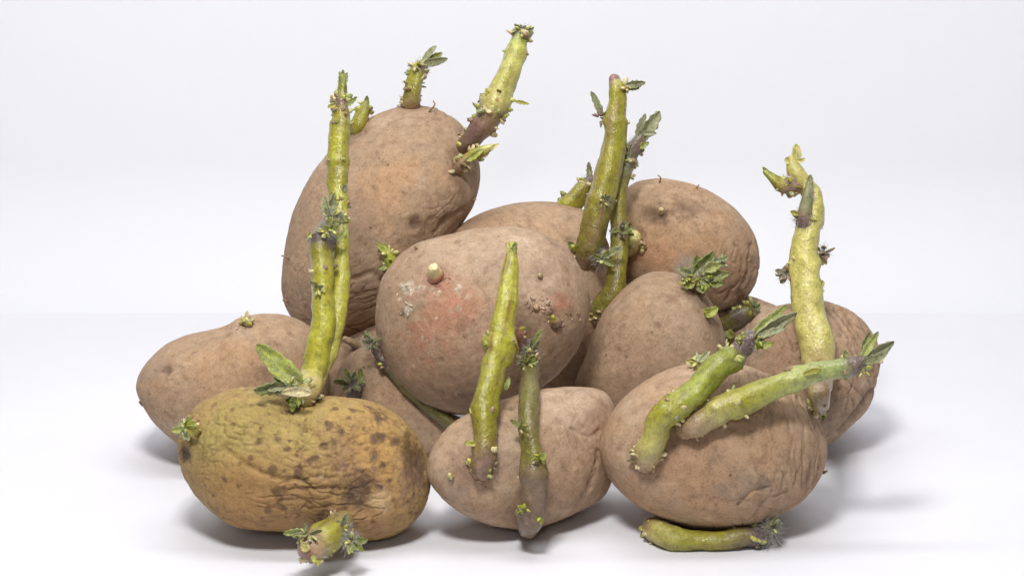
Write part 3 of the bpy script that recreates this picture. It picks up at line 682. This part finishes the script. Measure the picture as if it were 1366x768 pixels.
s = sprout('A', [(262,577,16),(252,571,18),(244,570,14)], [(0, TANB), (.4, YG), (1, LIME)], off=[0,-2,-3], scales=[(.3, 7, 9), (.8, 6, 9)], hairs=[(243,570,9,90,9)], seed=3, name='bud_sprout')
tuft(s, 247, 570, [(185,24,-1),(80,20,-1),(30,22,-2),(-70,18,-1),(0,20,-3)], .5, LIME*.9, -2, 6, 8, 30, 8)
s = sprout('A', [(458,690,32),(445,709,40),(428,722,40),(414,730,34),(405,734,26)], [(0, OLIVE), (.45, YG*.9), (.75, TANB*1.2), (1, np.array([.25,.13,.07]))], off=[2,-7,-13,-17,-19], clamp=False, scales=[(.75, 8, 11), (.4, 5, 8)], seed=4, label='short thick broken sprout lying on the table', tipcap=.4)
tuft(s, 412, 712, [(160,44,-2),(180,28,-3),(120,22,-1),(20,20,-2)], .42, LEAFG, -4, 6, 9, 60, 9)
tuft(s, 456, 706, [(80,26,-1),(110,18,-1),(40,18,0)], .5, LEAFG, -6, 8, 8, 240, 12)
tuft(s, 468, 722, [(-30,28,-2),(10,24,-1),(-70,20,-3),(-10,20,-4),(-110,18,-3)], .55, LEAFG*.95, -7, 8, 8, 240, 12)
leaf(s, (410,735), (402,722), 13, -4, -5, PALE, .3); leaf(s, (418,740), (420,750), 8, -4, -5, LIME)

# ---- B ------------------------------------------------------------------
s = sprout('B', [(641,633,22),(643,615,31),(645,585,31),(649,545,34),(656,505,35),(662,478,38),(666,462,46),(669,446,37),(675,400,28),(679,365,24),(682,340,15),(683,326,9)],
    [(0, PURP*1.3), (.08, PURP*1.3), (.2, OLIVE*.9), (.35, YG*.8), (.6, YG), (1, YG*1.05)], off=[0,-3,-3,0,5,8,10,12,16,20,22,24], sk=.9, streak=np.array([.19,.115,.045]),
    scales=[(.03, 8, 10), (.08, 5, 9), (.15, 3, 9), (.27, 3, 8), (.55, 5, 8)], seed=1, label='thick yellow-green shoot tapering to a tip')
leaf(s, (680,340), (676,322), 9, -1, -2, PALE); leaf(s, (683,340), (689,322), 10, -1, -2, LEAFG)
leaf(s, (636,592), (619,590), 9, -3, -3, YG); leaf(s, (674,520), (680,503), 8, -2, -3, LEAFG)
s = sprout('B', [(704,706,26),(707,690,33),(713,655,34),(714,625,34),(709,590,28),(705,555,26),(706,515,26),(707,480,25),(708,460,19)],
    [(0, np.array([.15,.095,.06])), (.15, np.array([.17,.11,.065])), (.33, TANB*.5), (.45, DOLIVE*1.25), (.7, DOLIVE*1.1), (.85, DOLIVE*.8), (1, DPURP)], off=[-4,-9,-9,-6,-2,2,7,12,14], clear=.9, sk=.5,
    scales=[(.13, 4, 9), (.35, 4, 9), (.88, 8, 8)], seed=2, collar=False, label='brown-olive shoot with a purple base', hairs=[(706,478,14,200,10)], embed=1)
tuft(s, 708, 470, [(65,40,-1),(95,24,-1),(40,22,-1),(130,18,0)], .35, LEAFG*.9, -2, 4, 7, 90, 10)
tuft(s, 703, 487, [(120,18,-2),(60,18,-2),(150,14,-2),(20,16,-2),(90,16,-2)], .7, LIME*.75, -4, 8, 9, 30, 8)
tuft(s, 695, 570, [(130,24,-2),(100,14,-2)], .4, LEAFG, -3, 4, 7, 0)
leaf(s, (720,612), (728,604), 12, -5, -6, LIME); leaf(s, (700,680), (692,674), 10, -5, -6, LIME)
bud_at(s, 722, 610, 7, 6, 9, YG, -5); bud_at(s, 698, 680, 7, 6, 9, YG, -5); bud_at(s, 722, 690, 4, 4, 8, YG, -4); flush_buds(s)
sprout('B', [(602,636,8),(601,635,8),(600,633,6)], [(0, CREAM*.8), (1, BUDY)], off=[0,-1.5,-2.5], embed=1, name='bud_sprout', seed=3)

# ---- C ------------------------------------------------------------------
s = sprout('C', [(862,612,36),(868,592,36),(882,562,34),(905,540,36),(930,518,36),(955,495,36),(975,476,34),(988,465,26),(1003,452,22)],
    [(0, TANB*1.25), (.12, PALE*.75), (.3, YG*.8), (.5, GRN*1.15), (.75, GRN*.9), (.84, DPURP*1.5), (1, DPURP*1.9)], off=[0,-6,-10,-11,-10,-8,-7,-6,-5], sk=.2,
    scales=[(.03, 12, 10), (.32, 7, 10), (.38, 5, 9), (.75, 14, 10), (.92, 5, 9)], hairs=[(1000,455,14,330,10), (1005,475,10,60,9)], seed=1, label='green shoot slanting upward with a purple downy neck')
leaf(s, (1004,452), (1062,414), 22, -2, -4, SAGE, .5, .7, .05, .15); leaf(s, (1002,448), (1050,408), 16, 0, 1, LEAFG, -.3, .5, .1)
leaf(s, (1008,462), (1033,458), 13, -3, -4, LIME*.8); leaf(s, (1010,450), (1048,440), 12, -4, -5, SAGE*.9, -.5)
bud_at(s, 989, 448, 6, 5, 9, YG, -3); bud_at(s, 1010, 455, 5, 5, 8, LIME, -4); bud_at(s, 1000, 470, 7, 4, 8, CREAM, 0); flush_buds(s)
s = sprout('C', [(908,572,24),(925,568,30),(945,555,34),(965,543,34),(990,532,36),(1020,519,34),(1055,506,31),(1090,497,28),(1120,493,26),(1138,489,24),(1152,483,17)],
    [(0, TANB*1.1), (.10, TANB*.95), (.25, PALE*.65), (.4, YG*.85), (.6, np.array([.34,.36,.09])), (.8, np.array([.24,.29,.09])), (.9, DPURP*1.9), (1, DPURP*1.9)], off=[0,-3,-6,-7,-7,-5,-4,-4,-4,-4,-4], sk=.2,
    scales=[(.04, 10, 9), (.12, 4, 9), (.27, 4, 10), (.36, 5, 11), (.62, 3, 10), (.85, 5, 8), (.94, 4, 9)], hairs=[(1145,487,13,220,9)], seed=2, label='green shoot reaching out sideways past the potato')
leaf(s, (1150,484), (1190,452), 20, -1, -2, SAGE, .4, .7, .12, .15); leaf(s, (1148,480), (1172,443), 13, 0, 1, LEAFG, -.3)
leaf(s, (1150,474), (1158,444), 12, 1, 4, DLEAF, .3); leaf(s, (1130,480), (1126,464), 10, -1, -2, BUDY*.8); leaf(s, (1072,498), (1097,492), 11, -4, -6, YG, .3, .3, .1)
leaf(s, (1152,484), (1185,470), 14, -2, -5, SAGE*.9)
bud_at(s, 1152, 494, 6, 5, 9, LIME, -3); flush_buds(s)
s = sprout('C', [(868,700,24),(880,714,34),(900,722,31),(930,722,26),(965,721,25),(995,717,26),(1016,714,24)],
    [(0, TANB*1.1), (.2, PALE*.75), (.4, YG*.8), (.65, OLIVE*1.1), (.88, DPURP*1.6), (1, DPURP*1.6)], off=[-2,-8,-12,-13,-13,-12,-11], clamp=False, embed=0, base_depth=POT['C'].d0, sk=.35,
    scales=[(.02, 10, 9), (.1, 5, 9), (.35, 2, 9), (.75, 2, 8), (.93, 10, 10)], hairs=[(1022,708,20,420,16)], seed=3, label='sprout lying on the table beneath its potato')
tuft(s, 1028, 706, [(50,26,2),(75,22,3),(20,20,1)], .45, DLEAF*1.2, -1, 6, 8, 150, 14)
s = sprout('C', [(925,488,16),(930,483,18),(938,481,16)], [(0, YG), (1, BUDY)], off=[6,6,6], clamp=False, name='bud_sprout', seed=4)
tuft(s, 932, 484, [(160,16,0),(90,11,0),(30,16,0)], .6, BUDY*.8, 0, 6, 8, 0)

# ---- D ------------------------------------------------------------------
s = sprout('D', [(331,432,12),(330,427,11),(330,420,5)], [(0, TANB*1.3), (.5, BUDY), (1, CREAM)], off=[0,-1,-1], clamp=False, embed=1, name='bud_sprout', scales=[(.4, 5, 7)])
leaf(s, (329,426), (330,414), 7, -1, -1, CREAM)

# ---- E ------------------------------------------------------------------
s = sprout('E', [(547,142,23),(549,128,22),(552,112,20),(556,98,18),(560,90,15),(565,84,11)], [(0, TANB), (.15, OLIVE*.9), (.6, YG*.85), (.8, PURP*1.2), (1, SAGE)], off=[0,-2,-2,-2,-2,-2], clamp=False, sk=.3,
    scales=[(.05, 9, 8), (.4, 5, 9), (.62, 6, 9), (.75, 7, 9)], hairs=[(560,92,12,160,8)], seed=1)
leaf(s, (564,86), (598,77), 13, -1, -3, SAGE*.9, .3, .4, .1, .1); leaf(s, (564,84), (583,62), 11, 0, 0, SAGE, -.4, .5, .1, .1); leaf(s, (566,84), (590,72), 12, 1, 2, LEAFG*.9)
bud_at(s, 556, 87, 5, 6, 8, BUDY, -3); flush_buds(s)
s = sprout('E', [(476,176,20),(481,160,20),(485,148,16),(488,138,9)], [(0, OLIVE), (.5, YG*.9), (1, GRN)], off=[3,4,4,4], clamp=False, scales=[(.7, 6, 8), (.9, 4, 7), (.1, 3, 8)], seed=2)
leaf(s, (488,142), (490,128), 8, 0, 0, DLEAF)
s = sprout('E', [(616,198,20),(632,181,25),(647,163,30),(659,142,35),(670,118,34),(679,94,31),(687,70,26),(693,52,21),(697,43,14)],
    [(0, DPURP*1.4), (.2, PURP*1.25), (.3, TANB*.9), (.4, PALE*.85), (.6, np.array([.50,.47,.12])), (.85, np.array([.40,.42,.09])), (.96, SAGE), (1, SAGE*1.2)], off=[0,-6,-9,-10,-10,-10,-9,-8,-8], clamp=False, sk=.2,
    scales=[(.08, 10, 11), (.22, 5, 11), (.33, 10, 12), (.42, 6, 11), (.75, 3, 9), (.95, 9, 11)], hairs=[(697,44,11,160,7)], seed=3, label='thick pale shoot leaning off the shoulder')
tuft(s, 697, 42, [(20,20,-1),(60,14,-1),(110,12,-1),(160,16,-1),(-10,16,-2),(190,16,-2)], .45, SAGE, -1, 6, 8, 60, 7)
leaf(s, (686,135), (706,139), 6, -4, -4, YG); leaf(s, (652,128), (648,118), 7, -4, -4, YG)
s = sprout('E', [(608,228,16),(616,218,15),(628,209,14),(642,202,14),(656,196,9)], [(0, PURP*1.1), (.3, TANB), (.6, YG*.9), (1, BUDY)], off=[0,-2,-3,-4,-5], clamp=False, scales=[(.05, 8, 9), (.3, 6, 9), (.6, 3, 8)], seed=4, hairs=[(615,216,8,60,6)])
leaf(s, (622,215), (645,199), 11, -3, -4, LIME); leaf(s, (650,200), (666,192), 6, -1, -1, BUDY); leaf(s, (640,210), (652,203), 9, -1, 0, TANB*1.3)
s = sprout('E', [(523,382,17),(524,362,17),(520,345,15),(513,333,9)], [(0, OLIVE), (.5, GRN*1.1), (1, LIME)], off=[-6,-8,-9,-10], clamp=False, embed=2, scales=[(.7, 5, 8), (.9, 5, 8)], seed=5)
leaf(s, (515,338), (503,322), 9, -1, -2, LIME); leaf(s, (518,355), (504,358), 10, -1, -1, LEAFG); leaf(s, (520,342), (512,324), 9, 0, 0, LEAFG)

# ---- F stubs ------------------------------------------------------------
sprout('F', [(582,369,25),(581,364,21),(579,359,15),(578,356,13)], [(0, np.array([.42,.17,.11])), (.35, np.array([.44,.20,.12])), (.5, CREAM*1.05), (1, CREAM*1.2)], off=[0,-1.5,-4,-5], clamp=False, embed=2, name='cut_stub', seed=1, sk=.2, tipcap=.3, scab=[(589,372,10,9,8,(.40,.16,.10)),(574,374,8,6,7,(.42,.2,.12)),(541,384,6,8,6,(.60,.52,.4)),(544,412,6,9,6,(.58,.5,.38)),(537,418,4,3,5,(.15,.1,.07))])
sprout('F', [(741,431,16),(740,428,14),(738,423,8)], [(0, np.array([.32,.17,.11])), (.6, TANB), (1, OLIVE)], off=[0,-2.5,-4], clamp=False, embed=2, name='bud_sprout', seed=2, scab=[(745,434,8,9,9,(.34,.19,.12)),(764,422,7,7,6,(.3,.19,.1)),(735,424,6,5,6,(.45,.32,.2))])
sprout('F', [(716,411,10),(715,409,8)], [(0, TANB), (1, TANB*1.3)], off=[0,-1.5], clamp=False, embed=1, name='bud_sprout', seed=3, tipcap=.6, scab=[(714,408,13,14,7,(.40,.27,.19)),(732,410,9,10,7,(.43,.29,.2)),(724,400,8,6,5,(.36,.24,.16))])
sprout('F', [(692,455,20),(690,448,18),(686,440,10)], [(0, np.array([.30,.13,.09])), (1, np.array([.42,.2,.13]))], off=[0,-3,-5], clamp=False, embed=1, name='bud_sprout', seed=4, scales=[(.5, 4, 8)])
sprout('F', [(721,369,8),(720,367,6)], [(0, TANB), (1, CREAM*.8)], off=[0,-1.5], clamp=False, embed=1, name='bud_sprout', seed=5)

# ---- G: thick olive stems ----------------------------------------------
dG = POT['F'].dd.max() + 0.010
s = sprout('G', [(798,428,26),(806,408,30),(820,380,28),(826,350,24),(826,315,22),(824,275,22),(829,240,22),(838,215,20),(848,195,20),(858,178,15)],
    [(0, DPURP*1.4), (.12, DOLIVE*1.2), (.3, OLIVE*.85), (.45, OLIVE*.9), (.6, OLIVE), (.75, SAGE*.8), (.88, DPURP*2), (1, SAGE)], base_depth=dG, embed=3, clamp=False, off=[0,-3,-5,-3,0,2,3,3,3,3], sk=.35,
    scales=[(.08, 5, 9), (.7, 6, 9), (.78, 6, 9), (.86, 6, 9)], hairs=[(800,420,12,120,8), (846,196,12,160,9), (834,225,10,80,8)], seed=1, label='thinner olive stem with a downy leafed top')
leaf(s, (852,186), (881,149), 22, -1, -2, SAGE, .3, .5, .05); leaf(s, (850,186), (862,152), 12, 0, 0, SAGE*.8, -.4); leaf(s, (856,178), (876,178), 8, -2, -2, SAGE)
leaf(s, (850,198), (866,190), 9, -2, -2, LIME*.7); leaf(s, (846,212), (850,222), 8, -1, -1, SAGE)
tuft(s, 838, 212, [(100,24,-1),(150,16,-1),(60,18,-1)], .5, SAGE, -2, 6, 7, 70, 9)
tuft(s, 826, 308, [(15,28,-2),(-10,20,-2),(35,20,-1),(190,14,-1)], .5, DLEAF, -4, 5, 8, 70, 9, bcol=DPURP*2)
s = sprout('G', [(778,352,26),(786,328,36),(795,295,36),(803,262,36),(811,230,35),(817,200,33),(820,170,30),(822,145,26),(822,122,23),(819,106,15)],
    [(0, DPURP*1.5), (.1, DOLIVE*1.3), (.25, OLIVE*.9), (.45, OLIVE*1.2), (.7, YG*.8), (.9, YG*.95), (.97, PALE*.8), (1, PURP*1.4)], base_depth=dG, embed=3, clamp=False, off=[0,-4,-6,-6,-5,-4,-4,-4,-4,-4], sk=.75, streak=np.array([.27,.16,.10]),
    scales=[(.32, 4, 8), (.7, 3, 8)], seed=2, label='thick olive stem with a blunt brown tip', hairs=[(798,272,10,120,9)])
tuft(s, 806, 268, [(60,16,-2),(20,14,-2),(110,12,-2),(-40,12,-2)], .6, SAGE, -5, 5, 7, 40, 9)
bud_at(s, 832, 116, 8, 10, 10, CREAM, 0); flush_buds(s)
leaf(s, (836,114), (861,109), 12, 0, -1, SAGE*.9, .3); leaf(s, (836,117), (853,118), 9, 1, 1, LEAFG)
bud_at(s, 800, 158, 8, 10, 9, PURP*2, 0); flush_buds(s)
leaf(s, (803,155), (788,122), 11, 0, -1, SAGE*.8, .3); leaf(s, (802,156), (792,124), 9, 1, 0, LEAFG*.8)
tuft(s, 803, 345, [(10,34,-2),(-15,28,-2),(40,20,-2),(150,14,-1)], .42, LEAFG, -6, 6, 8, 170, 12, depth=dG - .004)
s = sprout('G', [(752,276,24),(764,268,28),(778,254,26),(788,240,14)], [(0, YG), (.4, OLIVE*1.2), (.8, OLIVE), (1, DPURP*2)], off=[6,8,8,8], clamp=False, scales=[(.9, 6, 8), (.15, 4, 9)], hairs=[(788,238,8,70,8)], seed=3)
leaf(s, (787,240), (785,216), 9, 0, 0, SAGE)
s = sprout('G', [(768,334,8),(764,329,7)], [(0, OLIVE), (1, LIME)], off=[-1,-3], clamp=False, embed=1, name='bud_sprout', seed=4)
leaf(s, (768,334), (757,321), 10, -3, -4, LEAFG)

# ---- H ------------------------------------------------------------------
s = sprout('H', [(838,332,24),(841,326,24),(846,316,18)], [(0, CREAM), (.5, CREAM), (1, BUDY*1.1)], off=[0,-5,-9], clamp=False, embed=2, scales=[(.9, 14, 11)], name='bud_sprout', seed=1, label='pale knobbly bud stub')
sprout('H', [(835,300,14),(833,290,10),(829,278,5)], [(0, BUDY), (1, CREAM)], off=[-4,-5,-6], clamp=False, embed=2, name='bud_sprout', seed=2)
sprout('H', [(856,338,7),(857,334,6)], [(0, TANB*1.2), (1, CREAM*.8)], off=[0,-2], clamp=False, embed=1, name='bud_sprout', seed=3)
sprout('H', [(882,284,9),(882,280,7)], [(0, TANB*1.3), (1, CREAM)], off=[0,-2], clamp=False, embed=1, name='bud_sprout', seed=4)

# ---- I ------------------------------------------------------------------
s = sprout('I', [(925,385,26),(930,372,24),(938,362,16)], [(0, DPURP*1.5), (.5, DOLIVE*1.5), (1, SAGE)], off=[1,-1,-3], clamp=False, embed=2, scales=[(.3, 8, 9), (.7, 8, 9)], hairs=[(915,360,14,240,14), (935,365,22,260,10)], seed=1)
leaf(s, (926,368), (951,334), 22, -3, -4, DLEAF*1.2, .3, .4, .1, .2); leaf(s, (935,366), (972,342), 18, -4, -4, SAGE*.9, -.2); leaf(s, (938,370), (972,364), 18, -5, -6, DLEAF*1.2, .2); leaf(s, (934,374), (966,380), 17, -5, -7, DLEAF*1.1)
leaf(s, (930,364), (930,340), 15, -2, -2, LEAFG); leaf(s, (922,370), (905,356), 15, -4, -5, SAGE); leaf(s, (925,376), (912,384), 14, -5, -6, LIME*.8); leaf(s, (932,380), (940,392), 13, -5, -7, DLEAF*1.3); leaf(s, (945,352), (970,345), 14, -2, -1, SAGE); leaf(s, (940,360), (962,352), 16, -6, -7, LEAFG*1.1)
bud_at(s, 914, 372, 8, 10, 9, BUDY*.9, -5); bud_at(s, 940, 374, 12, 10, 8, LIME, -6); bud_at(s, 966, 350, 6, 6, 8, SAGE, -3); flush_buds(s)
s = sprout('I', [(943,420,12),(945,416,10)], [(0, OLIVE), (1, LIME)], off=[0,-2], clamp=False, embed=1, name='bud_sprout', seed=2)
leaf(s, (941,422), (957,410), 14, -2, -3, LIME); leaf(s, (944,416), (938,411), 9, -2, -3, LIME*.9)

# ---- J ------------------------------------------------------------------
s = sprout('J', [(1095,545,20),(1092,522,32),(1094,495,42),(1092,465,46),(1084,430,44),(1076,395,42),(1072,360,40),(1073,330,38),(1078,305,34),(1084,280,30),(1081,258,26),(1070,240,24),(1060,225,22),(1056,214,14)],
    [(0, TANB*.6), (.08, TANB*.75), (.15, TANB*1.1), (.24, PALE*.9), (.5, PALE), (.7, PALE*.95), (1, PALE*.85)], off=[0,-7,-9,-8,-4,-2,0,1,2,3,4,4,4,4], clear=.85, sk=.35, streak=np.array([.42,.40,.08]),
    scales=[(.03, 6, 9), (.48, 3, 8), (.65, 3, 7)], seed=1, label='tall pale yellow shoot with forked tip', hairs=[(1075,290,13,200,10)])
leaf(s, (1062,214), (1062,192), 15, 0, 0, PALE*.9, .2, .3, .1, .1); leaf(s, (1056,218), (1047,211), 12, -1, -1, PALE*.9); leaf(s, (1064,216), (1074,212), 7, -1, -1, PALE)
s2 = sprout('J', [(1072,298,22),(1074,282,18),(1077,262,14),(1080,246,10)], [(0, DPURP*2), (.25, PURP*1.5), (.4, SAGE*.9), (1, SAGE)], off=[0,-2,-2,-2], clamp=False, base_depth=s.d[int(s.n*.75)] - .004, embed=1, scales=[(.2, 4, 8)], seed=2, name='side_shoot', hairs=[(1073,292,14,320,10), (1078,262,9,120,7)])
leaf(s2, (1079,250), (1081,233), 11, 0, 0, SAGE); leaf(s2, (1066,286), (1054,282), 8, -1, -2, YG)
s2 = sprout('J', [(1068,250,18),(1056,249,20),(1042,246,18),(1031,238,14),(1022,230,9)], [(0, PALE), (.2, PURP*1.6), (.4, TANB*.8), (.6, OLIVE*1.2), (1, GRN)], off=[0,-2,-3,-4,-4], clamp=False, base_depth=s.d[int(s.n*.88)], embed=1, scales=[(.25, 8, 9), (.5, 4, 7)], seed=3, name='side_shoot', hairs=[(1052,245,12,140,8)])
leaf(s2, (1026,233), (1017,223), 7, 0, 0, OLIVE)
bud_at(s, 1047, 366, 8, 10, 10, TANB*.9, 2); bud_at(s, 1097, 336, 9, 10, 11, TANB*.9, 4); bud_at(s, 1092, 380, 6, 5, 10, PALE, 0); bud_at(s, 1055, 245, 5, 5, 9, YG, -5); flush_buds(s)
leaf(s, (1050,366), (1034,360), 10, 2, 1, SAGE*.7); leaf(s, (1047,370), (1041,378), 9, 1, 1, SAGE*.8); leaf(s, (1092,342), (1107,340), 14, 4, 4, TANB); leaf(s, (1090,346), (1100,352), 12, 3, 3, OLIVE)
leaf(s, (1088,384), (1098,374), 14, -1, -1, PALE, .2); down(s, 1048, 366, 9, 100, 9, 0); down(s, 1098, 336, 10, 100, 9, 2)
s = sprout('J', [(1099,552,10),(1096,550,9)], [(0, OLIVE), (1, LIME)], off=[0,-2], clamp=False, embed=1, name='bud_sprout', seed=4); bud_at(s, 1097, 551, 4, 5, 9, LIME, -2); flush_buds(s)
s = sprout('J', [(1170,482,7),(1176,482,5)], [(0, TANB), (1, CREAM)], off=[0,0], clamp=False, embed=1, name='bud_sprout', seed=5)

# ---- K ------------------------------------------------------------------
s = sprout('K', [(952,442,26),(966,434,25),(982,425,23),(996,416,20),(1006,410,13)], [(0, DOLIVE), (.4, DOLIVE*.9), (.6, DPURP*1.2), (.9, DOLIVE*1.4), (1, DOLIVE*1.6)], off=[-4,-7,-9,-10,-11], base_depth=POT['H'].d0, embed=0, clamp=False, collar=False, scales=[(.55, 4, 9), (.95, 6, 9)], hairs=[(985,415,12,120,8)], seed=1)
tuft(s, 1003, 410, [(60,14,-1),(20,16,-1),(100,12,-1),(-30,14,-1)], .6, DLEAF*.8, -2, 4, 7, 40, 8, bcol=OLIVE)
leaf(s, (968,440), (978,452), 14, -3, -5, LIME*.8); leaf(s, (962,448), (975,455), 12, -4, -6, YG)

# ---- L, M ---------------------------------------------------------------
s = sprout('L', [(618,580,20),(594,560,20),(572,543,20),(551,524,20),(531,503,18),(513,482,16),(501,466,13)], [(0, DOLIVE*.8), (.6, DOLIVE), (.85, DPURP*1.2), (1, DPURP*1.5)], off=[2,1,0,-1,-2,-3,-4], clear=.6, clamp='L', scales=[(.85, 5, 7)], seed=1, collar=False, label='olive shoot darkened for shade, lying under another potato')  # olive and purple darkened to paint the shade under the potato above
tuft(s, 495, 459, [(120,24,-1),(95,22,-1),(150,16,-1),(40,16,-2),(-60,16,-2),(-20,14,-2)], .4, DLEAF*.8, -2, 6, 7, 140, 10, bcol=SAGE)
s = sprout('L', [(474,530,20),(472,518,20),(470,508,16)], [(0, DPURP), (1, DPURP*1.6)], off=[0,-2,-3], clamp=False, embed=1, scales=[(.7, 6, 8)], seed=2)
tuft(s, 469, 512, [(145,32,-1),(170,26,-1),(110,26,0),(75,26,-2),(-30,18,-2),(200,22,-2)], .4, DLEAF*1.05, -2, 8, 8, 180, 11, bcol=SAGE)
leaf(s, (481,512), (481,489), 9, -3, -3, LEAFG*.9)
s = sprout('M', [(478,464,11),(468,456,10),(460,452,8)], [(0, TANB*.8), (1, TANB*1.1)], off=[0,-2,-3], clamp=False, embed=1, name='bud_sprout', seed=1)

# ---- rootlets and crumbs of skin on the outlines ------------------------
for key, pts in [('E', [(386,346,3),(380,342,2.4),(376,341,1.6)]), ('E', [(572,150,2.6),(580,140,2.2),(578,135,1.6)]), ('E', [(384,402,4),(378,400,3)]), ('E', [(630,268,4),(634,266,3)]), ('H', [(880,244,2.6),(881,237,2.2),(878,234,1.6)]),
                 ('H', [(928,252,3),(932,247,1.8)]), ('B', [(652,696,5),(655,700,4)]), ('B', [(742,696,4),(746,700,2)]), ('C', [(1099,630,5),(1103,628,3)]), ('D', [(190,540,4),(186,536,3)]), ('M', [(446,462,3),(452,474,2.6),(456,488,2)]), ('F', [(556,332,4),(553,329,3)]), ('A', [(572,640,5),(576,637,3)])]:
    sprout(key, pts, [(0, TANB*.7), (1, TANB)], off=[0] + [-1] * (len(pts) - 1), clamp=False, embed=.6, name='rootlet', sk=.3)
